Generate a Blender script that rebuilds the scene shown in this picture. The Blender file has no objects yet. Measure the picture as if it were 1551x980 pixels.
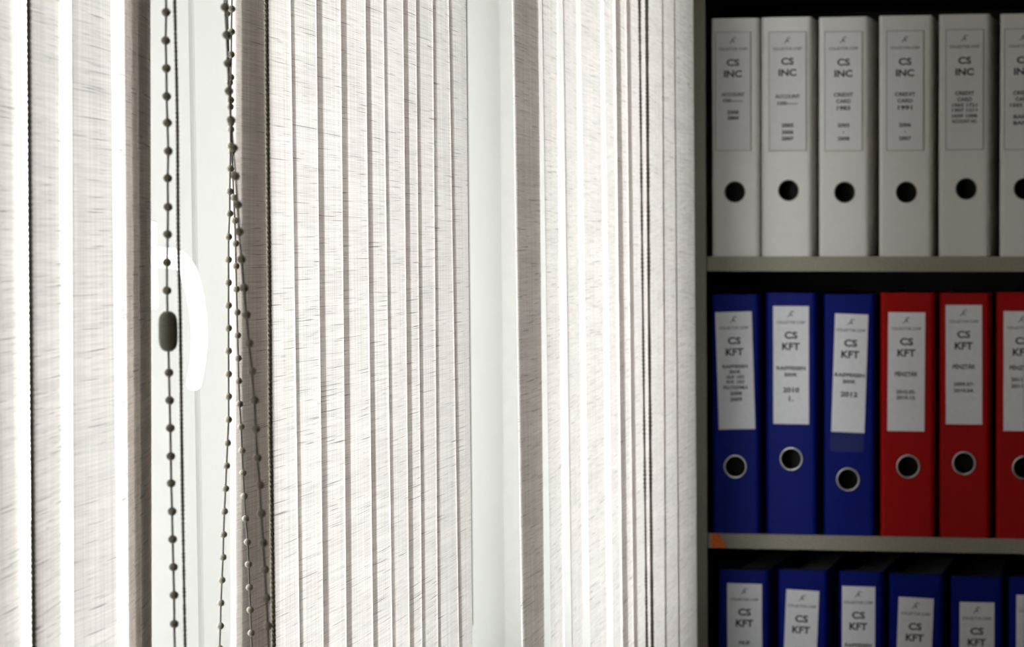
import bpy, bmesh, math, random
from mathutils import Vector, Matrix

random.seed(7)
SC = bpy.context.scene
COL = SC.collection

# ------------------------------------------------------------------ camera
# Frame 1551 x 980, focal length 3493 px, principal point right of and below the frame's centre
# (the picture is a crop), camera 1.45 m above the floor.
EYE = Vector((0.0, 0.0, 1.45))
cam_data = bpy.data.cameras.new('camera')
cam = bpy.data.objects.new('camera', cam_data)
COL.objects.link(cam)
cam_data.sensor_fit = 'HORIZONTAL'
cam_data.sensor_width = 22.2
cam_data.lens = 50.0 * 3493.0 / 3493.24
cam_data.shift_x = (775.5 - 1300.0) / 1551.0
cam_data.shift_y = (570.0 - 490.0) / 1551.0
cam_data.clip_start = 0.02
cam_data.clip_end = 300
cam.location = EYE
cam.rotation_euler = (math.pi / 2 - math.atan(200.0 / 3493.0), 0.0, math.atan(300.0 / 3493.0))
cam_data.dof.use_dof = True
cam_data.dof.focus_distance = 1.45
cam_data.dof.aperture_fstop = 14.0
SC.camera = cam

# ------------------------------------------------------------------ sky and exposure
SKY = 7.2
world = bpy.data.worlds.new('overcast_sky')
SC.world = world
world.use_nodes = True
bg = world.node_tree.nodes['Background']
bg.inputs['Color'].default_value = (0.985, 0.985, 0.99, 1)
bg.inputs['Strength'].default_value = SKY
SC.view_settings.view_transform = 'Standard'
SC.view_settings.look = 'None'
SC.view_settings.gamma = 1.0
SC.view_settings.use_curve_mapping = False
SC.view_settings.exposure = 0.0
SC.cycles.max_bounces = 16
SC.cycles.diffuse_bounces = 10
SC.cycles.transmission_bounces = 12
SC.cycles.transparent_max_bounces = 16

# light portal over the ribbon window: guides the sky's light in, gives off none itself
pd = bpy.data.lights.new('window_portal', 'AREA')
pd.shape = 'RECTANGLE'
pd.size = 2.97
pd.size_y = 1.16
pd.cycles.is_portal = True
po = bpy.data.objects.new('window_portal', pd)
COL.objects.link(po)
po.location = (-0.80, 1.32, 1.49)
# area lights shine along local -Z: turn it to +X (into the room), long side along Y
po.rotation_euler = Matrix(((0, 0, -1), (1, 0, 0), (0, -1, 0))).to_euler()

# ------------------------------------------------------------------ materials
MATS = {}

def nodes_of(name):
    m = bpy.data.materials.new(name)
    m.use_nodes = True
    nt = m.node_tree
    for n in list(nt.nodes):
        nt.nodes.remove(n)
    out = nt.nodes.new('ShaderNodeOutputMaterial')
    return m, nt, out

def plain(name, col, rough=0.5, metal=0.0, spec=0.5, var=0.06, scale=60.0, bump=0.0, bscale=400.0):
    """principled material with a little procedural unevenness of colour and relief"""
    m, nt, out = nodes_of(name)
    b = nt.nodes.new('ShaderNodeBsdfPrincipled')
    b.inputs['Roughness'].default_value = rough
    b.inputs['Metallic'].default_value = metal
    b.inputs['Specular IOR Level'].default_value = spec
    tc = nt.nodes.new('ShaderNodeTexCoord')
    nz = nt.nodes.new('ShaderNodeTexNoise')
    nz.inputs['Scale'].default_value = scale
    nz.inputs['Detail'].default_value = 3
    nt.links.new(tc.outputs['Object'], nz.inputs['Vector'])
    ramp = nt.nodes.new('ShaderNodeMapRange')
    ramp.inputs['From Min'].default_value = 0.3
    ramp.inputs['From Max'].default_value = 0.7
    ramp.inputs['To Min'].default_value = 1 - var
    ramp.inputs['To Max'].default_value = 1 + var
    nt.links.new(nz.outputs['Fac'], ramp.inputs['Value'])
    vm = nt.nodes.new('ShaderNodeVectorMath')
    vm.operation = 'SCALE'
    vm.inputs[0].default_value = col[:3]
    nt.links.new(ramp.outputs['Result'], vm.inputs['Scale'])
    nt.links.new(vm.outputs['Vector'], b.inputs['Base Color'])
    if bump:
        n2 = nt.nodes.new('ShaderNodeTexNoise')
        n2.inputs['Scale'].default_value = bscale
        nt.links.new(tc.outputs['Object'], n2.inputs['Vector'])
        bp = nt.nodes.new('ShaderNodeBump')
        bp.inputs['Strength'].default_value = bump
        bp.inputs['Distance'].default_value = 0.0005
        nt.links.new(n2.outputs['Fac'], bp.inputs['Height'])
        nt.links.new(bp.outputs['Normal'], b.inputs['Normal'])
    nt.links.new(b.outputs['BSDF'], out.inputs['Surface'])
    MATS[name] = m
    return m

def fabric(name):
    """slubbed, see-through weave of the blind vanes; UV is in metres (u across, v up)"""
    m, nt, out = nodes_of(name)
    N, L = nt.nodes.new, nt.links.new
    uv = N('ShaderNodeUVMap')
    info = N('ShaderNodeObjectInfo')
    off = N('ShaderNodeVectorMath'); off.operation = 'SCALE'
    off.inputs[0].default_value = (7.3, 13.1, 3.7)
    L(info.outputs['Random'], off.inputs['Scale'])
    add = N('ShaderNodeVectorMath'); add.operation = 'ADD'
    L(uv.outputs['UV'], add.inputs[0]); L(off.outputs['Vector'], add.inputs[1])

    def streak(su, sv, lo, hi, a, b, detail=0.0):
        mp = N('ShaderNodeMapping')
        mp.inputs['Scale'].default_value = (su, sv, 1)
        L(add.outputs['Vector'], mp.inputs['Vector'])
        t = N('ShaderNodeTexNoise')
        t.inputs['Scale'].default_value = 1.0
        t.inputs['Detail'].default_value = detail
        L(mp.outputs['Vector'], t.inputs['Vector'])
        r = N('ShaderNodeMapRange')
        r.inputs['From Min'].default_value = lo
        r.inputs['From Max'].default_value = hi
        r.inputs['To Min'].default_value = a
        r.inputs['To Max'].default_value = b
        L(t.outputs['Fac'], r.inputs['Value'])
        return r.outputs['Result']

    slub = streak(22, 1500, 0.72, 0.80, 1.0, 0.45)        # thick weft yarns: short dark dashes
    slub2 = streak(60, 1500, 0.70, 0.80, 1.0, 0.78)
    weft = streak(20, 1500, 0.35, 0.65, 0.90, 1.03)
    warp = streak(1300, 8, 0.35, 0.65, 0.88, 1.04)
    soft = streak(6, 60, 0.3, 0.7, 0.97, 1.02)
    prod = slub
    for s in (slub2, weft, warp, soft):
        mm = N('ShaderNodeMath'); mm.operation = 'MULTIPLY'
        L(prod, mm.inputs[0]); L(s, mm.inputs[1])
        prod = mm.outputs['Value']
    ct = N('ShaderNodeVectorMath'); ct.operation = 'SCALE'
    ct.inputs[0].default_value = FAB_T
    L(prod, ct.inputs['Scale'])
    cd = N('ShaderNodeVectorMath'); cd.operation = 'SCALE'
    cd.inputs[0].default_value = FAB_D
    L(prod, cd.inputs['Scale'])
    tr = N('ShaderNodeBsdfTranslucent')
    df = N('ShaderNodeBsdfDiffuse')
    L(ct.outputs['Vector'], tr.inputs['Color']); L(cd.outputs['Vector'], df.inputs['Color'])
    mix = N('ShaderNodeMixShader')
    mix.inputs['Fac'].default_value = 0.28
    L(df.outputs['BSDF'], mix.inputs[1]); L(tr.outputs['BSDF'], mix.inputs[2])
    L(mix.outputs['Shader'], out.inputs['Surface'])
    MATS[name] = m

def pane_glass(name):
    m, nt, out = nodes_of(name)
    N, L = nt.nodes.new, nt.links.new
    t = N('ShaderNodeBsdfTransparent'); t.inputs['Color'].default_value = (0.93, 0.95, 0.94, 1)
    g = N('ShaderNodeBsdfGlossy'); g.inputs['Roughness'].default_value = 0.02
    f = N('ShaderNodeFresnel'); f.inputs['IOR'].default_value = 1.3
    mx = N('ShaderNodeMixShader')
    L(f.outputs['Fac'], mx.inputs['Fac']); L(t.outputs['BSDF'], mx.inputs[1]); L(g.outputs['BSDF'], mx.inputs[2])
    L(mx.outputs['Shader'], out.inputs['Surface'])
    MATS[name] = m

def clear_tape(name):
    m, nt, out = nodes_of(name)
    N, L = nt.nodes.new, nt.links.new
    t = N('ShaderNodeBsdfTransparent'); t.inputs['Color'].default_value = (0.9, 0.92, 0.95, 1)
    g = N('ShaderNodeBsdfPrincipled'); g.inputs['Base Color'].default_value = (0.25, 0.3, 0.5, 1)
    g.inputs['Roughness'].default_value = 0.25
    mx = N('ShaderNodeMixShader'); mx.inputs['Fac'].default_value = 0.06
    L(t.outputs['BSDF'], mx.inputs[1]); L(g.outputs['BSDF'], mx.inputs[2])
    L(mx.outputs['Shader'], out.inputs['Surface'])
    MATS[name] = m

FAB_T = (0.97, 0.915, 0.88)      # transmitted
FAB_D = (0.89, 0.875, 0.85)      # reflected
fabric('vane_fabric')
pane_glass('window_glass')
clear_tape('clear_tape')
plain('pvc_white', (0.64, 0.645, 0.64), 0.3, var=0.01)
plain('handle_white', (0.93, 0.93, 0.92), 0.2, var=0.01)
plain('gasket_dark', (0.03, 0.035, 0.03), 0.7)
plain('plaster_white', (0.84, 0.84, 0.83), 0.9, var=0.02, bump=0.2)
plain('wall_paint', (0.36, 0.34, 0.31), 0.9, var=0.02)
plain('ceiling_white', (0.70, 0.69, 0.67), 0.9, var=0.02)
plain('carpet_grey', (0.20, 0.19, 0.18), 0.95, var=0.25, scale=300)
plain('pavement', (0.42, 0.42, 0.40), 0.9, var=0.1, scale=2)
plain('sill_white', (0.84, 0.85, 0.85), 0.35, var=0.01)
plain('rail_white', (0.8, 0.8, 0.78), 0.35, var=0.01)
plain('bead_olive', (0.33, 0.30, 0.235), 0.55, var=0.15, scale=900)
plain('string_grey', (0.20, 0.18, 0.17), 0.8, var=0.2, scale=1500)
plain('cord_olive', (0.19, 0.17, 0.125), 0.85, var=0.25, scale=1500)
plain('connector_grey', (0.24, 0.23, 0.18), 0.5, var=0.1, scale=600, bump=0.2)
plain('case_dark', (0.018, 0.017, 0.018), 0.6, var=0.1)
plain('case_edge', (0.33, 0.30, 0.23), 0.55, var=0.12, scale=350)
plain('binder_white', (0.80, 0.775, 0.73), 0.35, var=0.02)
plain('binder_blue', (0.001, 0.008, 0.19), 0.5, spec=0.12, var=0.06)
plain('binder_red', (0.42, 0.002, 0.002), 0.5, spec=0.12, var=0.12, scale=500)
plain('binder_inside_shade', (0.008, 0.008, 0.008), 0.8)  # near-black: the shade inside a binder put into the colour
plain('paper_pages', (0.5, 0.49, 0.46), 0.9)
plain('label_paper', (0.90, 0.90, 0.93), 0.8, var=0.03, scale=150)
plain('label_paper_white', (0.81, 0.79, 0.785), 0.7, var=0.02, scale=150)
plain('pocket_line', (0.34, 0.32, 0.29), 0.6)
plain('ink_black', (0.012, 0.012, 0.014), 0.8)
plain('ink_grey', (0.13, 0.13, 0.145), 0.8)
plain('ring_steel', (0.55, 0.54, 0.53), 0.28, metal=1.0, var=0.03)
plain('ring_dark', (0.10, 0.085, 0.05), 0.5)
plain('sticker_orange', (0.92, 0.17, 0.01), 0.6, var=0.4, scale=700)

# ------------------------------------------------------------------ mesh helpers
def finish(name, bm, mat, parent=None, smooth=False, loc=None):
    me = bpy.data.meshes.new(name)
    bmesh.ops.recalc_face_normals(bm, faces=bm.faces[:])
    bm.to_mesh(me)
    bm.free()
    if mat:
        me.materials.append(MATS[mat])
    if smooth:
        for p in me.polygons:
            p.use_smooth = True
    o = bpy.data.objects.new(name, me)
    COL.objects.link(o)
    if parent:
        o.parent = parent
    if loc is not None:
        o.location = loc
    return o

def add_box(bm, x0, x1, y0, y1, z0, z1, bev=0.0, seg=2):
    vs = [bm.verts.new((x, y, z)) for x in (x0, x1) for y in (y0, y1) for z in (z0, z1)]
    idx = ((0, 1, 3, 2), (4, 6, 7, 5), (0, 4, 5, 1), (2, 3, 7, 6), (0, 2, 6, 4), (1, 5, 7, 3))
    fs = [bm.faces.new([vs[i] for i in q]) for q in idx]
    if bev:
        es = list({e for f in fs for e in f.edges})
        bmesh.ops.bevel(bm, geom=es, offset=bev, segments=seg, affect='EDGES', profile=0.5)

def box(name, b, mat, parent=None, bev=0.0, seg=2, kind=None):
    bm = bmesh.new()
    add_box(bm, *b, bev=bev, seg=seg)
    o = finish(name, bm, mat, parent)
    if kind:
        o['kind'] = kind
    return o

def empty(name, loc=(0, 0, 0), rz=0.0, parent=None):
    o = bpy.data.objects.new(name, None)
    o.empty_display_size = 0.05
    COL.objects.link(o)
    o.location = loc
    o.rotation_euler = (0, 0, rz)
    if parent:
        o.parent = parent
    return o

def tag(o, label, cat, group=None):
    o['label'] = label
    o['category'] = cat
    if group:
        o['group'] = group
    return o

def add_tube(bm, pts, rad, sides=8, flat=None):
    """tube along pts; rad a number or list; flat = (axis vector, factor) squeezes the section"""
    rings = []
    n = len(pts)
    pts = [Vector(p) for p in pts]
    ref = None
    for i, p in enumerate(pts):
        d = (pts[min(i + 1, n - 1)] - pts[max(i - 1, 0)]).normalized()
        if ref is None:
            ref = d.orthogonal().normalized()
            if flat:
                ref = (Vector(flat[0]) - d * d.dot(Vector(flat[0]))).normalized()
        a = (ref - d * d.dot(ref)).normalized()
        ref = a
        b = d.cross(a)
        r = rad[i] if isinstance(rad, (list, tuple)) else rad
        k = flat[1] if flat else 1.0
        rings.append([bm.verts.new(p + a * (r * k * math.cos(t)) + b * (r * math.sin(t)))
                      for t in [2 * math.pi * j / sides for j in range(sides)]])
    for q, w in zip(rings, rings[1:]):
        for j in range(sides):
            bm.faces.new((q[j], q[(j + 1) % sides], w[(j + 1) % sides], w[j]))
    bm.faces.new(rings[0][::-1])
    bm.faces.new(rings[-1])

def smooth_path(pts, n):
    """Catmull-Rom resample into n points"""
    pts = [Vector(p) for p in pts]
    out = []
    m = len(pts) - 1
    for k in range(n):
        t = k / (n - 1) * m
        i = min(int(t), m - 1)
        f = t - i
        p0, p1, p2, p3 = pts[max(i - 1, 0)], pts[i], pts[i + 1], pts[min(i + 2, m)]
        out.append(0.5 * ((2 * p1) + (p2 - p0) * f + (2 * p0 - 5 * p1 + 4 * p2 - p3) * f * f
                          + (3 * p1 - p0 - 3 * p2 + p3) * f * f * f))
    return out

# ------------------------------------------------------------------ the room
Y_BACK, Y_END = -3.2, 3.42
X_WALL, X_FAR = -0.50, 3.0
H = 2.70
SILL, LINTEL = 0.90, 2.08
NICHE0, NICHE1 = -0.165, 2.80

box('floor', (X_WALL - 0.4, X_FAR + 0.1, Y_BACK - 0.1, Y_END + 0.1, -0.1, 0.0), 'carpet_grey', kind='structure')
box('ceiling', (X_WALL - 0.4, X_FAR + 0.1, Y_BACK - 0.1, Y_END + 0.1, H, H + 0.1), 'ceiling_white', kind='structure')
bm = bmesh.new()
add_box(bm, -0.90, X_WALL, Y_BACK, Y_END, 0.0, SILL)
add_box(bm, -0.90, X_WALL, Y_BACK, Y_END, LINTEL, H)
add_box(bm, -0.90, X_WALL, Y_BACK, NICHE0, SILL, LINTEL)
add_box(bm, -0.90, X_WALL, NICHE1, Y_END, SILL, LINTEL)
finish('wall_left', bm, 'plaster_white')['kind'] = 'structure'
box('wall_back', (-0.90, X_FAR, Y_END, Y_END + 0.1, 0, H), 'wall_paint', kind='structure')
box('wall_front', (-0.90, X_FAR, Y_BACK - 0.1, Y_BACK, 0, H), 'wall_paint', kind='structure')
box('wall_right', (X_FAR, X_FAR + 0.1, Y_BACK, Y_END, 0, H), 'wall_paint', kind='structure')
box('trim_1', (-0.745, -0.492, NICHE0, NICHE1, SILL, SILL + 0.02), 'sill_white', bev=0.004, kind='structure')
gr = box('ground', (-60, -0.92, -60, 60, -6.2, -6.0), 'pavement', kind='structure')

# ribbon window: bays between posts, each a sash with stiles, rails, gasket, pane, handle
POSTS = [-0.121, 0.822, 1.765, 2.80]
FX, FB = -0.682, -0.750          # frame front / back
SX, SB = -0.675, -0.740          # sash front / back
FZ0, FZ1 = SILL + 0.02, LINTEL
SZ0, SZ1 = 0.935, LINTEL - 0.03
RAIL_TOP, RAIL_LOW = 1.008, SZ1 - 0.075

def make_handle(parent, y, z):
    h = empty('handle', (SX, y, z), parent=parent)
    bm = bmesh.new()
    add_box(bm, 0.0, 0.007, -0.0135, 0.0135, -0.045, 0.022, bev=0.003, seg=3)
    finish('handle_plate', bm, 'handle_white', h, True)
    bm = bmesh.new()
    ctrl = [(0.004, 0, -0.006), (0.018, 0, -0.006), (0.030, 0, -0.010), (0.037, 0, -0.026), (0.041, 0, -0.050),
            (0.041, 0, -0.075), (0.036, 0, -0.104)]
    pts = smooth_path(ctrl, 40)
    rad = [0.0080 if t < 0.3 else 0.0068 - 0.0012 * (t - 0.3) / 0.7 for t in [i / 39 for i in range(40)]]
    rad[-1] = 0.003
    add_tube(bm, pts, rad, 16)
    finish('handle_lever', bm, 'handle_white', h, True)

for i in range(len(POSTS) - 1):
    c0, c1 = POSTS[i], POSTS[i + 1]
    w = empty('window_%d' % (i + 1), (0, 0, 0))
    w['kind'] = 'structure'
    last = i == len(POSTS) - 2
    ST = 0.102
    bm = bmesh.new()
    p0, p1 = (NICHE0, c0 + 0.035) if i == 0 else (c0 - 0.035, c0 + 0.035)
    add_box(bm, FB, FX, p0, p1, FZ0, FZ1)
    if last:
        add_box(bm, FB, FX, c1 - 0.12, c1, FZ0, FZ1)
    q0, q1 = p1, (c1 - 0.12 if last else c1 - 0.035)
    add_box(bm, FB, FX, q0, q1, FZ0, FZ0 + 0.05)
    add_box(bm, FB, FX, q0, q1, FZ1 - 0.05, FZ1)
    finish('window_frame', bm, 'pvc_white', w)
    y0, y1 = c0 + 0.003, (c1 - 0.083 if last else c1 - 0.003)
    box('sash_stile', (SB, SX, y0, y0 + ST, SZ0, SZ1), 'pvc_white', w, bev=0.003)
    box('sash_stile', (SB, SX, y1 - ST, y1, SZ0, SZ1), 'pvc_white', w, bev=0.003)
    box('sash_rail', (SB, SX, y0 + ST, y1 - ST, SZ0, RAIL_TOP), 'pvc_white', w, bev=0.003)
    box('sash_rail', (SB, SX, y0 + ST, y1 - ST, RAIL_LOW, SZ1), 'pvc_white', w, bev=0.003)
    g0, g1 = y0 + ST, y1 - ST
    t = 0.005
    bm = bmesh.new()
    for (a, b, lo, hi) in ((g0, g0 + t, RAIL_TOP, RAIL_LOW), (g1 - t, g1, RAIL_TOP, RAIL_LOW),
                           (g0 + t, g1 - t, RAIL_TOP, RAIL_TOP + t), (g0 + t, g1 - t, RAIL_LOW - t, RAIL_LOW)):
        add_box(bm, -0.716, -0.708, a, b, lo, hi)
    add_box(bm, -0.6785, SX + 0.0005, g1 - 0.005, g1, RAIL_TOP, RAIL_LOW)
    finish('gasket', bm, 'gasket_dark', w)
    bm = bmesh.new()
    vs = [bm.verts.new(p) for p in ((-0.712, g0, RAIL_TOP), (-0.712, g1, RAIL_TOP), (-0.712, g1, RAIL_LOW), (-0.712, g0, RAIL_LOW))]
    bm.faces.new(vs)
    finish('glass_pane', bm, 'window_glass', w)
    if i == 1:
        make_handle(w, y1 - 0.100, 1.446)

# ------------------------------------------------------------------ vertical blinds
# measured edges and lines in room metres
LEFT = [[(1.5444, -0.4336, 0.8401, -0.4464, 0.8905), (1.293, -0.4335, 0.8334, -0.4465, 0.8838)],
 [(1.5477, -0.435, 0.8715, -0.445, 0.9225), (1.2873, -0.4354, 0.8656, -0.4446, 0.9168)],
 [(1.5517, -0.4359, 0.9095, -0.4441, 0.9608), (1.2803, -0.4359, 0.9054, -0.4441, 0.9567)],
 [(1.5563, -0.4363, 0.9528, -0.4437, 1.0043), (1.2737, -0.4356, 0.9435, -0.4444, 0.9947)],
 [(1.5615, -0.4382, 1.0023, -0.4418, 1.0541), (1.2648, -0.4393, 0.9935, -0.4407, 1.0455)],
 [(1.5678, -0.4333, 1.0639, -0.4467, 1.1142), (1.2545, -0.4326, 1.0536, -0.4474, 1.1035)]]
MIDDLE = [[(1.584, -0.4393, 1.2207, -0.4407, 1.2662), (1.2271, -0.4393, 1.2064, -0.4407, 1.2626)],
 [(1.5883, -0.4393, 1.26, -0.4407, 1.3089), (1.2187, -0.4393, 1.2564, -0.4407, 1.3093)],
 [(1.5931, -0.4393, 1.3024, -0.4407, 1.3595), (1.2104, -0.4393, 1.3028, -0.4407, 1.357)],
 [(1.598, -0.4393, 1.349, -0.4407, 1.4073), (1.2026, -0.4393, 1.3464, -0.4407, 1.4027)],
 [(1.6031, -0.4393, 1.3962, -0.4407, 1.4571), (1.1939, -0.4393, 1.3915, -0.4407, 1.4573)],
 [(1.6077, -0.4393, 1.4475, -0.4407, 1.4937), (1.1854, -0.4393, 1.4476, -0.4407, 1.4976)],
 [(1.6124, -0.4393, 1.4867, -0.4407, 1.5433), (1.1778, -0.4393, 1.4906, -0.4407, 1.5418)],
 [(1.6163, -0.4393, 1.5328, -0.4407, 1.5726), (1.1717, -0.4393, 1.5313, -0.4407, 1.5707)],
 [(1.6202, -0.4393, 1.5643, -0.4407, 1.6152), (1.1654, -0.4393, 1.5624, -0.4407, 1.6112)],
 [(1.6247, -0.4393, 1.6075, -0.4407, 1.6583), (1.1567, -0.4393, 1.6035, -0.4407, 1.6699)],
 [(1.6293, -0.4393, 1.6503, -0.4407, 1.7046), (1.1484, -0.4393, 1.6617, -0.4407, 1.7059)]]
RIGHT = [[(1.6525, -0.4393, 1.8497, -0.4407, 1.9487), (1.1091, -0.4391, 1.8641, -0.4409, 1.9531)],
 [(1.6621, -0.4372, 1.9462, -0.4428, 2.0351), (1.0926, -0.4363, 1.9585, -0.4437, 2.0472)],
 [(1.6706, -0.4368, 2.0279, -0.4432, 2.1167), (1.078, -0.4359, 2.042, -0.4441, 2.1306)],
 [(1.6805, -0.4393, 2.117, -0.4407, 2.2161), (1.0607, -0.4391, 2.1404, -0.4409, 2.2294)],
 [(1.6906, -0.4376, 2.2192, -0.4424, 2.308), (1.0424, -0.4372, 2.2447, -0.4428, 2.3335)],
 [(1.6967, -0.4377, 2.2776, -0.4423, 2.3665), (1.0328, -0.4381, 2.2997, -0.4419, 2.3886)],
 [(1.7052, -0.4393, 2.3448, -0.4407, 2.4612), (1.0192, -0.4393, 2.3668, -0.4407, 2.4769)],
 [(1.7163, -0.4393, 2.4494, -0.4407, 2.5696), (1.0023, -0.4393, 2.465, -0.4407, 2.5708)],
 [(1.7262, -0.4397, 2.5592, -0.4403, 2.6482), (0.9863, -0.4393, 2.556, -0.4407, 2.6624)],
 [(1.7378, -0.4393, 2.6373, -0.4407, 2.7915), (0.9659, -0.4393, 2.6492, -0.4407, 2.802)]]
CHAIN_A = [(-0.38155, 0.96915, 1.56151), (-0.38176, 0.96915, 1.54956), (-0.38215, 0.96915, 1.53744), (-0.38206, 0.96915, 1.52559), (-0.38213, 0.96915, 1.51358),
 (-0.38201, 0.96915, 1.50226), (-0.38181, 0.96915, 1.49007), (-0.38231, 0.96915, 1.47844), (-0.38238, 0.96915, 1.46608), (-0.38274, 0.96915, 1.45427),
 (-0.38324, 0.96915, 1.44213), (-0.38346, 0.96915, 1.43003), (-0.3833, 0.96915, 1.41231), (-0.3832, 0.96915, 1.39441), (-0.38312, 0.96915, 1.38236),
 (-0.38304, 0.96915, 1.3703), (-0.38304, 0.96915, 1.35807), (-0.38307, 0.96915, 1.34626), (-0.38287, 0.96915, 1.33397), (-0.38285, 0.96915, 1.32172),
 (-0.38271, 0.96915, 1.30957), (-0.38263, 0.96915, 1.29726), (-0.38276, 0.96915, 1.28464), (-0.38268, 0.96915, 1.27244)]
CORD_A = [(-0.3802, 0.97538, 1.56389), (-0.38029, 0.97538, 1.5554), (-0.38001, 0.97538, 1.5077), (-0.38035, 0.97538, 1.46918), (-0.38047, 0.97538, 1.44513),
 (-0.38021, 0.97538, 1.42101), (-0.38028, 0.97538, 1.39653), (-0.38047, 0.97538, 1.35955), (-0.38053, 0.97538, 1.33025), (-0.38047, 0.97538, 1.27342),
 (-0.38047, 0.97538, 1.26464)]
CHAIN_B = [(-0.42475, 1.16791, 1.5827), (-0.4251, 1.16791, 1.57137), (-0.42547, 1.16791, 1.55969), (-0.42576, 1.16791, 1.54799), (-0.42616, 1.16791, 1.53628),
 (-0.42645, 1.16791, 1.52456), (-0.42667, 1.16791, 1.51265), (-0.42686, 1.16791, 1.5009), (-0.42726, 1.16791, 1.48914), (-0.42766, 1.16791, 1.47736),
 (-0.42784, 1.16791, 1.46591), (-0.42864, 1.16791, 1.45387), (-0.42893, 1.16791, 1.44198), (-0.42912, 1.16791, 1.43011), (-0.42931, 1.16791, 1.41827),
 (-0.4295, 1.16791, 1.40641), (-0.42969, 1.16791, 1.39453), (-0.42982, 1.16791, 1.38247), (-0.43001, 1.16791, 1.37071), (-0.4302, 1.16791, 1.35862),
 (-0.431, 1.16791, 1.34638), (-0.43172, 1.16791, 1.3344), (-0.43245, 1.16791, 1.32247), (-0.43324, 1.16791, 1.31045), (-0.4339, 1.16791, 1.29829),
 (-0.43435, 1.16791, 1.28632), (-0.43518, 1.16791, 1.27422), (-0.43591, 1.16791, 1.26212), (-0.43636, 1.16791, 1.25003),
 (-0.43701, 1.16791, 1.23814)]
CHAIN_C = [(-0.43082, 1.17666, 1.58201), (-0.4308, 1.17666, 1.57008), (-0.43046, 1.17666, 1.55813), (-0.43037, 1.17666, 1.54617), (-0.4301, 1.17666, 1.5342),
 (-0.42995, 1.17666, 1.52163), (-0.42978, 1.17666, 1.50986), (-0.42947, 1.17666, 1.49819), (-0.42913, 1.17666, 1.48616), (-0.42879, 1.17666, 1.47426),
 (-0.42845, 1.17666, 1.46241), (-0.42825, 1.17666, 1.45034), (-0.42822, 1.17666, 1.43861), (-0.42813, 1.17666, 1.42652), (-0.42796, 1.17666, 1.41441),
 (-0.42791, 1.17666, 1.40229), (-0.42774, 1.17666, 1.39029), (-0.42768, 1.17666, 1.37835), (-0.42741, 1.17666, 1.36619), (-0.42678, 1.17666, 1.35412),
 (-0.42648, 1.17666, 1.34158), (-0.42609, 1.17666, 1.32973), (-0.42564, 1.17666, 1.31752), (-0.42504, 1.17666, 1.30564), (-0.42419, 1.17666, 1.2933),
 (-0.42381, 1.17666, 1.2814), (-0.42353, 1.17666, 1.26913), (-0.42329, 1.17666, 1.2572), (-0.4229, 1.17666, 1.24491), (-0.42259, 1.17666, 1.2326)]
CHAIN_D = [(-0.35423, 0.96422, 1.56266), (-0.3539, 0.96422, 1.55092), (-0.35331, 0.96422, 1.53917), (-0.35301, 0.96422, 1.52713), (-0.35268, 0.96422, 1.51535),
 (-0.35192, 0.96422, 1.50299), (-0.35115, 0.96422, 1.49118), (-0.3505, 0.96422, 1.47907), (-0.34968, 0.96422, 1.46694), (-0.34913, 0.96422, 1.45537),
 (-0.34836, 0.96422, 1.4435), (-0.34747, 0.96422, 1.43133), (-0.34664, 0.96422, 1.41971), (-0.34566, 0.96422, 1.40751), (-0.34451, 0.96422, 1.39544),
 (-0.34371, 0.96422, 1.38307), (-0.34317, 0.96422, 1.37053), (-0.34272, 0.96422, 1.35798), (-0.34182, 0.96422, 1.34628), (-0.34133, 0.96422, 1.33398),
 (-0.34073, 0.96422, 1.32138), (-0.34021, 0.96422, 1.30963), (-0.3396, 0.96422, 1.29728), (-0.33911, 0.96422, 1.28521), (-0.33879, 0.96422, 1.27312)]
CORD_B = [(-0.40055, 1.15029, 1.58385), (-0.4006, 1.15029, 1.57387), (-0.40086, 1.15029, 1.54054), (-0.40102, 1.15029, 1.5071), (-0.40116, 1.15029, 1.46346),
 (-0.40126, 1.15029, 1.43314), (-0.40152, 1.15029, 1.39258), (-0.40186, 1.15029, 1.35865), (-0.40174, 1.15029, 1.33143), (-0.40173, 1.15029, 1.2973),
 (-0.40172, 1.15029, 1.26306), (-0.40167, 1.15029, 1.24246), (-0.40165, 1.15029, 1.23214)]
CORD_E = [(-0.39962, 0.87419, 1.55265), (-0.39965, 0.87419, 1.54499), (-0.40079, 0.87419, 1.46033), (-0.4018, 0.87419, 1.37472), (-0.40277, 0.87419, 1.29081),
 (-0.4028, 0.87419, 1.28289)]
CORD_C = [(-0.425, 2.34064, 1.71858), (-0.425, 2.34078, 1.69857), (-0.425, 2.35183, 1.36154), (-0.425, 2.36435, 1.02944), (-0.425, 2.36529, 1.00836)]
CORD_D = [(-0.425, 2.38259, 1.72332), (-0.425, 2.38354, 1.70304), (-0.425, 2.38864, 1.36018), (-0.425, 2.39785, 1.02357), (-0.425, 2.39843, 1.00227)]


VZ0, VZ1 = 0.14, 2.27

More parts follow.
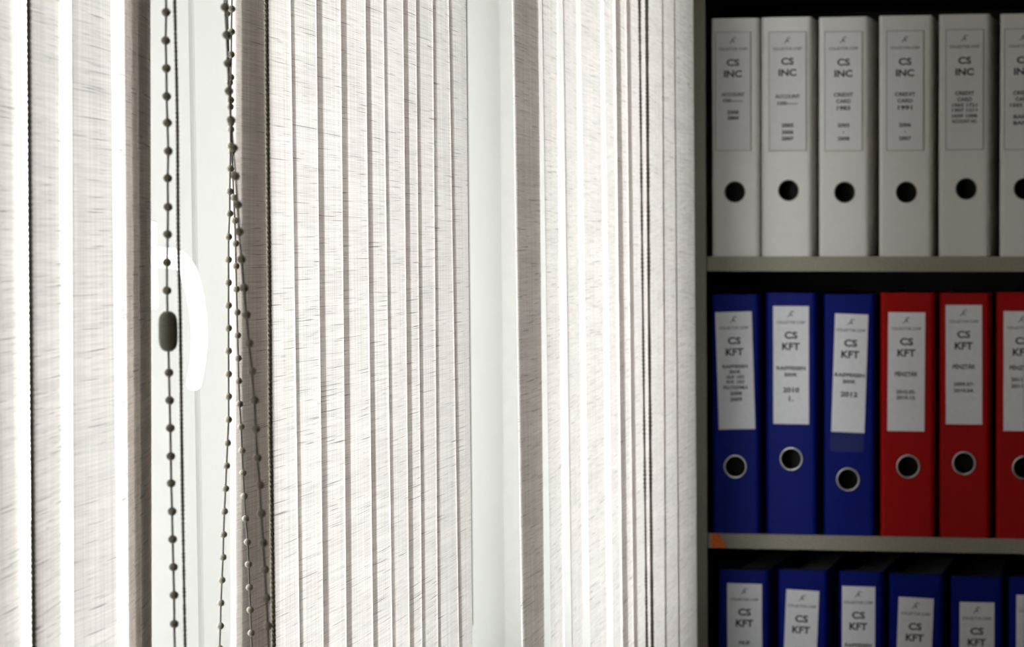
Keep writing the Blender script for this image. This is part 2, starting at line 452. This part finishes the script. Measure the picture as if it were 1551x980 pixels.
def vane(parent, rows, shift=0.0, slide=0.0):
    """one hanging fabric strip; rows = two heights with the near and the far edge (x, y)"""
    (za, *ea), (zb, *eb) = rows
    bm = bmesh.new()
    uvl = bm.loops.layers.uv.new('UVMap')
    nz, nx = 36, 4
    width = math.hypot(ea[2] - ea[0], ea[3] - ea[1])
    grid = []
    for k in range(nz + 1):
        z = VZ0 + (VZ1 - VZ0) * k / nz
        t = (z - za) / (zb - za)
        t = max(-0.35, min(1.35, t))
        e = [a + (b - a) * t for a, b in zip(ea, eb)]
        row = []
        for j in range(nx + 1):
            s = j / nx
            bow = 0.0008 * math.sin(math.pi * s)
            row.append((bm.verts.new((e[0] + (e[2] - e[0]) * s + shift + bow, e[1] + (e[3] - e[1]) * s + slide, z)), s * width, z))
        grid.append(row)
    for k in range(nz):
        for j in range(nx):
            q = (grid[k][j], grid[k][j + 1], grid[k + 1][j + 1], grid[k + 1][j])
            f = bm.faces.new([v[0] for v in q])
            for lp, v in zip(f.loops, q):
                lp[uvl].uv = (v[1], v[2])
    o = finish('vane', bm, 'vane_fabric', parent, True)
    return o

def bead_mesh(r=0.00195):
    bm = bmesh.new()
    bmesh.ops.create_icosphere(bm, subdivisions=2, radius=r)
    me = bpy.data.meshes.new('bead')
    bm.to_mesh(me)
    bm.free()
    me.materials.append(MATS['bead_olive'])
    for p in me.polygons:
        p.use_smooth = True
    return me

BEAD = bead_mesh()

def extend(pts, top, low):
    """carry a hanging line straight on above and below the measured stretch"""
    pts = [Vector(p) for p in pts]
    a, b = pts[0], pts[-1]
    up = [Vector((a.x, a.y, top))] if top > a.z else []
    dn = [Vector((b.x, b.y, low))] if low < b.z else []
    return up, pts, dn

def chain(parent, pts, top=2.29, low=0.9, skip=(), pitch=0.012):
    up, core, dn = extend(pts, top, low)
    full = up + core + dn
    bm = bmesh.new()
    add_tube(bm, full, 0.00052, 6)
    st = finish('bead_chain', bm, 'string_grey', parent, True)
    spots = [p for i, p in enumerate(core) if i not in skip]
    z = core[0].z + pitch
    while z < top - 0.03:
        spots.append(Vector((core[0].x, core[0].y, z)))
        z += pitch
    z = core[-1].z - pitch
    while z > low:
        spots.append(Vector((core[-1].x, core[-1].y, z)))
        z -= pitch
    for p in spots:
        b = bpy.data.objects.new('bead', BEAD)
        COL.objects.link(b)
        b.parent = st
        b.location = p
    return st

def twisted_cord(parent, pts, diam, pitch, top=2.29, low=0.9, step=0.0007):
    """two strands laid round each other; fine windings only where the line is measured"""
    up, core, dn = extend(pts, top, low)
    bm = bmesh.new()
    L = sum((b - a).length for a, b in zip(core, core[1:]))
    line = smooth_path(core, max(60, int(L / step)))
    r = diam / 4
    for ph in (0.0, math.pi):
        tp, d = [], 0.0
        for i, p in enumerate(line):
            if i:
                d += (p - line[i - 1]).length
            a = 2 * math.pi * d / pitch + ph
            tp.append(p + Vector((math.cos(a) * r, math.sin(a) * r, 0)))
        add_tube(bm, tp, r * 1.12, 6)
    for seg in ((up + [core[0]]), ([core[-1]] + dn)):
        if len(seg) == 2:
            add_tube(bm, seg, diam * 0.45, 8)
    return finish('cord', bm, 'cord_olive', parent, True)

def headrail(parent, y0, y1):
    bm = bmesh.new()
    add_box(bm, -0.465, -0.415, y0, y1, 2.29, 2.33, bev=0.004)
    finish('headrail', bm, 'rail_white', parent)
    n = 2
    for k in range(n):
        y = y0 + (y1 - y0) * (0.15 + 0.7 * k / (n - 1))
        bm = bmesh.new()
        add_box(bm, -0.50, -0.463, y - 0.015, y + 0.015, 2.285, 2.335, bev=0.002)
        finish('bracket', bm, 'rail_white', parent)

def carriers(parent, rows_list):
    for rows in rows_list:
        (za, *ea), (zb, *eb) = rows
        t = -0.35
        e = [a + (b - a) * t for a, b in zip(ea, eb)]
        cx, cy = (e[0] + e[2]) / 2, (e[1] + e[3]) / 2
        bm = bmesh.new()
        add_box(bm, cx - 0.003, cx + 0.003, cy - 0.006, cy + 0.006, VZ1 - 0.012, 2.292, bev=0.001)
        finish('vane_hanger', bm, 'rail_white', parent)

# left blind, close to the camera
bl = tag(empty('vertical_blind', (-0.44, 0.95, 0.0)),
         'nearest pale fabric vertical blind at the left edge, with an oblong chain joiner', 'blind', 'vertical blinds along the window')

def blind(loc, label):
    o = empty('vertical_blind', loc)
    return tag(o, label, 'blind', 'vertical blinds along the window')

def adopt(o, loc):
    """parts are built in room coordinates; keep them there under their blind"""
    o.matrix_parent_inverse = Matrix.Translation(Vector(loc)).inverted()
    return o

for r in LEFT:
    vane(bl, r)
for k in range(1, 13):                 # blind goes on past the left edge, unseen vanes added to dim the shelf
    vane(bl, LEFT[0], 0.0, -0.048 * k)
for k in (1, 2, 3):  # hidden layers added behind the end vane so it shows darker
    vane(bl, LEFT[-1], -0.003 * k)
headrail(bl, 0.20, 1.14)
carriers(bl, LEFT)
ch = chain(bl, CHAIN_A, low=1.05, skip=(12,))
cp = Vector(CHAIN_A[12])
bm = bmesh.new()
prof = [(-0.0088, 0.0), (-0.0086, 0.0017), (-0.0074, 0.0031), (-0.0056, 0.0038), (-0.003, 0.0040)]
prof = prof + [(-a, b) for a, b in prof[::-1]]
add_tube(bm, [cp + Vector((0, 0, a)) for a, _ in prof], [max(b, 0.0004) for _, b in prof], 20)
finish('chain_joiner', bm, 'connector_grey', ch, True)['label'] = 'oblong grey-green joiner on the bead chain'
twisted_cord(bl, CORD_E, 0.0022, 0.005, low=1.05)
twisted_cord(bl, CORD_A, 0.0016, 0.0038, low=1.05)
chain(bl, CHAIN_D, low=1.05)

# middle blind
bmid = blind((-0.44, 1.45, 0.0), 'middle vertical blind with closed overlapping slubbed vanes, in focus left of the white window post')
for r in MIDDLE:
    vane(bmid, r)
for k in (1, 2):  # extra vanes added out of sight, to darken the first one
    vane(bmid, MIDDLE[0], -0.003 * k)
headrail(bmid, 1.15, 1.74)
carriers(bmid, MIDDLE)
chain(bmid, CHAIN_B, low=1.0)
chain(bmid, CHAIN_C, low=1.0)
twisted_cord(bmid, CORD_B, 0.0024, 0.0050, low=1.0)

# right blind
brt = blind((-0.44, 2.25, 0.0), 'farthest vertical blind with bright gaps between vanes, beside the binder bookcase')
for r in RIGHT:
    vane(brt, r)
for k, q in ((1, 0),):  # one more hidden vane, added to shade the first from behind
    vane(brt, RIGHT[q], -0.002 * k, 0.004 * k)
headrail(brt, 1.82, 2.70)
carriers(brt, RIGHT)
twisted_cord(brt, CORD_C, 0.0034, 0.008, low=0.85, step=0.002)
twisted_cord(brt, CORD_D, 0.0040, 0.008, low=0.85, step=0.002)
for b in (bl, bmid, brt):
    for c in b.children:
        if c.type == 'MESH':
            adopt(c, b.location)

# ------------------------------------------------------------------ bookcase (local: x along the front, y back, z up)
BC = tag(empty('bookcase', (-0.48192, 3.04345, 0.0), -math.radians(3.55)),
         'dark bookcase with beige-grey front edges, filled with rows of ring binders', 'bookcase')
BC_W, BC_D, BC_H = 0.508, 0.32, 2.20
def bcbox(name, b, mat, parent=BC, bev=0.0):
    return box(name, b, mat, parent, bev)
for x0, x1 in ((0.0, 0.0175), (BC_W - 0.0175, BC_W)):
    sp = bcbox('side_panel', (x0, x1, 0.002, BC_D, 0.0, BC_H), 'case_dark')
    bcbox('edge_band', (x0, x1, 0.0, 0.002, 0.0, BC_H), 'case_edge', sp)
bcbox('back_panel', (0.0175, BC_W - 0.0175, BC_D - 0.006, BC_D, 0.05, BC_H), 'case_dark')
SHELF_TOPS = (0.322, 0.6929, 1.0634, 1.4339, 1.8044, 2.1999)
for zt in SHELF_TOPS:
    s = bcbox('shelf_board', (0.0175, BC_W - 0.0175, 0.006, BC_D - 0.006, zt - 0.0197, zt), 'case_dark')
    bcbox('edge_band', (0.0185, BC_W - 0.0175, 0.003, 0.006, zt - 0.0197, zt), 'case_edge', s)
    if abs(zt - 1.0634) < 1e-4:
        bm = bmesh.new()
        poly = [(0.0225, -0.0005), (0.0330, -0.0005), (0.0355, -0.006), (0.0400, -0.011), (0.0432, -0.0192), (0.0225, -0.0192)]
        f = [bm.verts.new((x, 0.0024, zt + z)) for x, z in poly]
        b_ = [bm.verts.new((x, 0.003, zt + z)) for x, z in poly]
        bm.faces.new(f); bm.faces.new(b_[::-1])
        for q in range(6):
            bm.faces.new((f[q], f[(q + 1) % 6], b_[(q + 1) % 6], b_[q]))
        finish('sticker', bm, 'sticker_orange', s)['label'] = 'torn orange sticker on the shelf edge'
bcbox('plinth', (0.0175, BC_W - 0.0175, 0.03, 0.045, 0.0, 0.30), 'case_dark')

# ------------------------------------------------------------------ binders
def text_verts(txt, bold):
    cu = bpy.data.curves.new('lettering', 'FONT')
    cu.body = txt
    cu.align_x = 'LEFT'
    cu.size = 1.0
    cu.offset = bold
    cu.resolution_u = 3
    ob = bpy.data.objects.new('lettering', cu)
    COL.objects.link(ob)
    dg = bpy.context.evaluated_depsgraph_get()
    me = bpy.data.meshes.new_from_object(ob.evaluated_get(dg))
    co = [v.co.copy() for v in me.vertices]
    fs = [tuple(p.vertices) for p in me.polygons]
    bpy.data.objects.remove(ob)
    bpy.data.meshes.remove(me)
    bpy.data.curves.remove(cu)
    return co, fs

CACHE = {}
def add_text(bm, txt, cx, cz, width, cap, bold, y):
    """write txt centred at (cx, cz), stretched to the given width and cap height"""
    key = (txt, bold)
    if key not in CACHE:
        CACHE[key] = text_verts(txt, bold)
    co, fs = CACHE[key]
    if not co:
        return
    xs = [c.x for c in co]
    x0, x1 = min(xs), max(xs)
    flatline = all(ch in '-.' for ch in txt)
    zs = [c.y for c in co]
    z0, z1 = (min(zs), max(zs))
    if 'É' in txt or 'Á' in txt:
        z1 = 0.70
        z0 = 0.0
    h = (z1 - z0)
    sx = width / (x1 - x0)
    sz = sx if flatline else cap / h
    vs = [bm.verts.new((cx + (c.x - (x0 + x1) / 2) * sx, y, cz + (c.y - (z0 + z1) / 2) * sz)) for c in co]
    for f in fs:
        try:
            bm.faces.new([vs[i] for i in f])
        except ValueError:
            pass

HEAD = ('COLLECTOR CORP', 21.5, 39.0, 3.6)
def lines_inc(rest, dz=0.0):
    return [('CS', 39.5 + dz, 17.0, 9.3, 'b'), ('INC', 54.3 + dz, 24.0, 9.3, 'b')] + rest
def lines_kft(rest):
    return [('CS', 38.6, 17.5, 9.6, 'b'), ('KFT', 53.6, 24.0, 9.6, 'b')] + rest
R = 'r'
YEAR = 15.5
TXT = {
 'w1': lines_inc([('ACCOUNT', 81.5, 31, 5, R), ('100------', 89.5, 27, 4.6, R), ('2008', 105, YEAR, 5, R), ('2009', 112.5, YEAR, 5, R)]),
 'w2': lines_inc([('ACCOUNT', 84, 33.5, 5, R), ('100-----', 93, 27, 5, R), ('2005', 122, 16, 5.2, R), ('2006', 131, 16, 5.2, R), ('2007', 139.5, 16, 5.2, R)], -1.5),
 'w3': lines_inc([('CREDIT', 82, 26, 5, R), ('CARD', 90.5, 19.5, 5, R), ('1983', 99.5, 18, 5.5, R), ('2005', 122, 16, 5, R), ('-', 131, 2, 0.6, R), ('2008', 139.5, 16, 5, R)]),
 'w4': lines_inc([('CREDIT', 82, 27, 5, R), ('CARD', 90.5, 20, 5, R), ('1991', 99.5, 19, 5.5, R), ('2006', 122, 16, 5, R), ('-', 131, 2, 0.6, R), ('2007', 139.5, 16, 5, R)]),
 'w5': lines_inc([('CREDIT', 82, 25, 5, R), ('CARD', 90, 19, 5, R), ('1503 1721', 97.5, 33, 4.6, R), ('1307 1211', 104, 33, 4.6, R), ('1039 1008', 111.5, 33, 4.6, R), ('ACCOUNT NO.', 118.5, 34, 4.6, R)]),
 'w6': lines_inc([('CREDIT', 82, 26, 5, R), ('CARD', 90, 20, 5, R), ('1503 1991', 98, 34, 4.8, R), ('BANK', 113, 25, 5, R), ('BANK', 121, 25, 5, R)]),
 'b1': lines_kft([('RAIFFEISEN', 73, 34, 4.6, R), ('BANK', 80, 15, 4.6, R), ('HUF  USD', 87, 24, 4.4, R), ('EUR  USD', 93.5, 24, 4.4, R), ('FOLYÓSZÁMLA', 101, 33, 4.4, R), ('2008', 109, 16, 5.2, R), ('2009', 117, 16, 5.2, R)]),
 'b2': lines_kft([('RAIFFEISEN', 82.5, 39, 5, R), ('BANK', 91, 17, 5, R), ('2010', 111.5, 22, 6.8, R), ('1.', 123, 6, 6.8, R)]),
 'b3': lines_kft([('RAIFFEISEN', 81, 40, 5, R), ('BANK', 89.5, 17, 5, R), ('2012', 106.5, 23, 6.8, R)]),
 'r1': lines_kft([('PÉNZTÁR', 81.5, 30, 5.4, R), ('2010.05-', 105, 26, 5, R), ('2010.12.', 112.5, 26, 5, R)]),
 'r2': lines_kft([('PÉNZTÁR', 81, 30, 5.4, R), ('2009.07-', 104, 27, 5, R), ('2010.04.', 112.5, 27, 5, R)]),
 'r3': lines_kft([('PÉNZTÁR', 74, 32, 5.4, R), ('2011.01-', 89.5, 28, 5, R), ('2011.12.', 98, 28, 5, R)]),
 'c1': lines_kft([('HUF', 80, 15, 5, R), ('2010', 104, 20, 6, R)]),
 'c2': lines_kft([('HUF', 80, 15, 5, R), ('2011', 104, 20, 6, R)]),
 'c3': lines_kft([('RAIFFEISEN', 79, 36, 5, R), ('2011', 104, 20, 6, R)]),
 'c4': lines_kft([('HUF', 80, 15, 5, R), ('2012', 104, 20, 6, R)]),
 'c5': lines_kft([('HUF', 80, 15, 5, R), ('2012', 104, 20, 6, R)]),
 'c6': lines_kft([('HUF', 80, 15, 5, R), ('2013', 104, 20, 6, R)]),
}

def add_emblem(bm, cx, cz, s, y):
    """small curled mark above the firm's line: a slanted stroke crossed by two arcs"""
    def ribbon(pts, wid):
        prev = None
        for i, (px, pz) in enumerate(pts):
            qx, qz = pts[min(i + 1, len(pts) - 1)]
            ox, oz = pts[max(i - 1, 0)]
            dx, dz = qx - ox, qz - oz
            n = math.hypot(dx, dz) or 1
            nx_, nz_ = -dz / n * wid / 2, dx / n * wid / 2
            a = bm.verts.new((cx + (px + nx_) * s, y, cz + (pz + nz_) * s))
            b = bm.verts.new((cx + (px - nx_) * s, y, cz + (pz - nz_) * s))
            if prev:
                bm.faces.new((prev[0], a, b, prev[1]))
            prev = (a, b)
    ribbon([(-0.9 + 0.2 * k, -0.8 + 0.26 * k - 0.012 * k * k) for k in range(7)], 0.22)
    ribbon([(0.35 + 0.6 * math.cos(t), 0.15 + 0.6 * math.sin(t)) for t in [0.6 + 0.35 * k for k in range(13)]], 0.18)
    ribbon([(-0.5 + 0.2 * k, -0.25 + 0.12 * math.sin(k)) for k in range(6)], 0.14)

def make_binder(key, u0, u1, zt, zb, mat, lab, lab_tilt, hole, yaw, label, group, depth=0.288, setback=0.006, pocket=False, tape=False):
    """lab = (u_centre, z_top, width, height) in bookcase coordinates; hole = (u, z)"""
    w, h = u1 - u0, zt - zb
    rt = empty('ring_binder', (0, 0, 0))
    rt.parent = None
    cu = (u0 + u1) / 2
    rt.matrix_basis = Matrix.Translation(BC.location) @ Matrix.Rotation(BC.rotation_euler.z, 4, 'Z') @ \
        Matrix.Translation((cu, setback + abs(math.sin(yaw)) * w / 2, zb)) @ Matrix.Rotation(yaw, 4, 'Z')
    tag(rt, label, 'binder', group)
    hw = w / 2
    r = 0.0055
    hx, hz = hole[0] - cu, hole[1] - zb
    hr = 0.0128 if pocket else 0.0135
    # spine: flat front with a round finger hole, rounded long edges
    bm = bmesh.new()
    outer = [bm.verts.new(p) for p in ((-hw + r, 0, 0), (hw - r, 0, 0), (hw - r, 0, h), (-hw + r, 0, h))]
    ring = [bm.verts.new((hx + hr * math.cos(a), 0, hz + hr * math.sin(a))) for a in [2 * math.pi * k / 32 for k in range(32)]]
    es = [bm.edges.new((outer[k], outer[(k + 1) % 4])) for k in range(4)] + [bm.edges.new((ring[k], ring[(k + 1) % 32])) for k in range(32)]
    bmesh.ops.triangle_fill(bm, use_beauty=True, use_dissolve=False, edges=es)
    # wall of the hole
    rin = [bm.verts.new((v.co.x, 0.003, v.co.z)) for v in ring]
    for k in range(32):
        bm.faces.new((ring[k], ring[(k + 1) % 32], rin[(k + 1) % 32], rin[k]))
    for s in (-1, 1):
        prev = None
        for k in range(7):
            a = math.pi / 2 * k / 6
            x = s * (hw - r + r * math.sin(a))
            y = r - r * math.cos(a)
            lo, hi = bm.verts.new((x, y, 0)), bm.verts.new((x, y, h))
            if prev:
                bm.faces.new((prev[0], lo, hi, prev[1]))
            prev = (lo, hi)
    bmesh.ops.remove_doubles(bm, verts=bm.verts[:], dist=1e-6)
    sp = finish('spine', bm, mat, rt, False)
    for p in sp.data.polygons:
        p.use_smooth = abs(p.normal.y) < 0.999 and abs(p.normal.x) > 0.05
    box('cover', (-hw, -hw + 0.0026, r, depth, 0, h), mat, rt, bev=0.0008, seg=1)
    box('cover', (hw - 0.0026, hw, r, depth, 0, h), mat, rt, bev=0.0008, seg=1)
    box('hole_shade_sheet', (-hw + 0.0028, hw - 0.0028, 0.026, 0.030, 0.002, h - 0.002), 'binder_inside_shade', rt)  # added sheet behind the finger hole, its shade given as near-black colour
    box('pages', (-hw + 0.006, hw - 0.010, 0.034, depth - 0.025, 0.004, h - 0.012), 'paper_pages', rt)
    # finger ring
    bm = bmesh.new()
    maj, mnr = (0.0134, 0.0007) if pocket else (0.0146, 0.0013)
    n1, n2 = 40, 8
    vs = [[bm.verts.new((hx + (maj + mnr * math.cos(b)) * math.cos(a), -0.0003 + mnr * 0.8 * math.sin(b), hz + (maj + mnr * math.cos(b)) * math.sin(a)))
           for b in [2 * math.pi * j / n2 for j in range(n2)]] for a in [2 * math.pi * i / n1 for i in range(n1)]]
    for i in range(n1):
        for j in range(n2):
            bm.faces.new((vs[i][j], vs[(i + 1) % n1][j], vs[(i + 1) % n1][(j + 1) % n2], vs[i][(j + 1) % n2]))
    # short sleeve behind the rim
    a0 = [bm.verts.new((hx + (maj - mnr) * math.cos(a), 0.0, hz + (maj - mnr) * math.sin(a))) for a in [2 * math.pi * i / n1 for i in range(n1)]]
    a1 = [bm.verts.new((hx + (maj - mnr) * math.cos(a), 0.005, hz + (maj - mnr) * math.sin(a))) for a in [2 * math.pi * i / n1 for i in range(n1)]]
    for i in range(n1):
        bm.faces.new((a0[i], a0[(i + 1) % n1], a1[(i + 1) % n1], a1[i]))
    finish('finger_ring', bm, 'ring_dark' if pocket else 'ring_steel', rt, True)
    # spine label
    lu, lz, lw, lh = lab
    bm = bmesh.new()
    add_box(bm, -lw / 2, lw / 2, 0.0, 0.0004, -lh, 0.0)
    lb = finish('spine_label', bm, 'label_paper_white' if pocket else 'label_paper', rt)
    lb.location = (lu - cu, -0.0007, lz - zb)
    lb.rotation_euler = (0, lab_tilt, 0)
    for (t, dz, wd, cap, st) in TXT[key]:
        if dz / 1000 + cap / 2000 < lh:
            bm = bmesh.new()
            add_text(bm, t, 0.0, -dz / 1000, wd / 1000, cap / 1000, 0.030 if st == 'b' else 0.03, -0.0002)
            finish('lettering', bm, 'ink_black', lb)
    bm = bmesh.new()
    add_text(bm, HEAD[0], 0.0, -HEAD[1] / 1000, HEAD[2] / 1000, HEAD[3] / 1000, 0.02, -0.0002)
    add_emblem(bm, 0.0, -0.0105, 0.0050, -0.0002)
    finish('letterhead', bm, 'ink_grey', lb)
    if pocket:
        bm = bmesh.new()
        e = 0.0009
        for (x0, x1, z0, z1) in ((-lw / 2 - e, -lw / 2, -lh - e, e), (lw / 2, lw / 2 + e * 1.5, -lh - e, e),
                                 (-lw / 2, lw / 2, 0.0, e), (-lw / 2, lw / 2, -lh - e, -lh)):
            add_box(bm, x0, x1, -0.0003, 0.0006, z0, z1)
        finish('label_pocket', bm, 'pocket_line', lb)
    if tape:
        bm = bmesh.new()
        add_box(bm, -0.001, 0.044, 0.0, 0.0002, -0.026, -0.001)
        tp = finish('tape', bm, 'clear_tape', rt)
        tp.location = (-0.024, -0.0006, lz - lh - zb)
        tp['label'] = 'clear tape below the label'
    return rt

S1, S2, S3 = 1.4339, 1.0634, 0.6929
D = math.radians
WHITE, BLUE, RED = 'binder_white', 'binder_blue', 'binder_red'
GW, GM, GB = 'white binders on the top shelf', 'blue and red binders on the middle shelf', 'blue binders on the bottom shelf'
LH = 0.155
make_binder('w1', .0240, .0885, 1.7485, S1, WHITE, (.0535, 1.7296, .046, LH), 0, (.0553, 1.5194), D(1.2), 'white ring binder leftmost on the top shelf, ACCOUNT label with years 2008 and 2009', GW, pocket=True)
make_binder('w2', .0905, .1590, 1.7490, S1, WHITE, (.1268, 1.7290, .049, LH), 0, (.1277, 1.5212), D(-1.5), 'white ring binder with ACCOUNT label listing 2005, 2006 and 2007, second on the top shelf', GW, pocket=True)
make_binder('w3', .1676, .2352, 1.7482, S1, WHITE, (.2016, 1.7285, .049, LH), 0, (.2028, 1.5185), D(-2), 'white ring binder with CREDIT CARD 1983 label, third on the top shelf', GW, pocket=True)
make_binder('w4', .2484, .3190, 1.7488, S1, WHITE, (.2833, 1.7283, .0475, LH), 0, (.2850, 1.5183), D(0.5), 'white ring binder with CREDIT CARD 1991 label, fourth on the top shelf', GW, pocket=True)
make_binder('w5', .3272, .3946, 1.7492, S1, WHITE, (.3616, 1.7289, .048, LH), 0, (.3639, 1.5223), D(-1), 'white ring binder with dense block of account numbers on its label, top shelf', GW, pocket=True)
make_binder('w6', .4072, .4744, 1.7490, S1, WHITE, (.4381, 1.7288, .048, LH), 0, (.4401, 1.5220), D(-1.5), 'white ring binder cut off by the right picture edge on the top shelf', GW, pocket=True)
LB = 0.157
make_binder('b1', .0235, .0875, 1.3834, S2, BLUE, (.0530, 1.3603, .0493, LB), D(-1.7), (.0550, 1.1532), D(1), 'blue ring binder leftmost on the middle shelf, slanted label full of small lines', GM)
make_binder('b2', .0960, .1648, 1.3854, S2, BLUE, (.1309, 1.3681, .0484, LB), D(0), (.1309, 1.1644), D(-1.5), 'blue ring binder with label year 2010, second on the middle shelf', GM)
make_binder('b3', .1744, .2430, 1.3839, S2, BLUE, (.2125, 1.3580, .0445, LB), D(1.9), (.2076, 1.1382), D(0), 'blue ring binder with label year 2012 and lowest finger ring, beside the red binders', GM, tape=True)
make_binder('r1', .2504, .3222, 1.3862, S2, RED, (.2858, 1.3605, .0490, LB), D(0.4), (.2879, 1.1565), D(1.3), 'dark red ring binder between the blue binders and the brighter red one', GM)
make_binder('r2', .3290, .3957, 1.3861, S2, RED, (.3611, 1.3704, .0480, LB), D(-0.3), (.3620, 1.1620), D(-1.4), 'bright red ring binder with the highest label, middle of the three red ones', GM)
make_binder('r3', .4040, .4742, 1.3872, S2, RED, (.4377, 1.3626, .0479, LB), D(-0.1), (.4414, 1.1573), D(0), 'red ring binder cut off by the right picture edge on the middle shelf', GM)
make_binder('c1', .0302, .0995, 1.0142, S3, BLUE, (.0669, .9960, .0478, LB), D(0), (.0669, .790), D(-2.3), 'bright blue ring binder leftmost on the bottom shelf', GB)
make_binder('c2', .1123, .1795, 1.0156, S3, BLUE, (.1464, .9890, .0445, LB), D(2.4), (.146, .790), D(0), 'darker blue ring binder with a slanted label, second on the bottom shelf', GB)
make_binder('c3', .1943, .2540, 1.0155, S3, BLUE, (.2217, .9955, .0448, LB), D(0.3), (.222, .790), D(-1.4), 'blue ring binder third on the bottom shelf, label up near its top', GB)
make_binder('c4', .2619, .3338, 1.0134, S3, BLUE, (.2989, .9823, .0468, LB), D(2.0), (.298, .790), D(0), 'blue ring binder fourth on the bottom shelf, label with rounded corner', GB)
make_binder('c5', .3446, .4131, 1.0115, S3, BLUE, (.3797, .9780, .0460, LB), D(0), (.379, .790), D(1.5), 'dark blue ring binder fifth on the bottom shelf with the lowest label', GB)
make_binder('c6', .4211, .4889, 1.0130, S3, BLUE, (.4548, .9892, .0460, LB), D(0), (.455, .790), D(0), 'blue ring binder cut off by the right picture edge on the bottom shelf', GB)
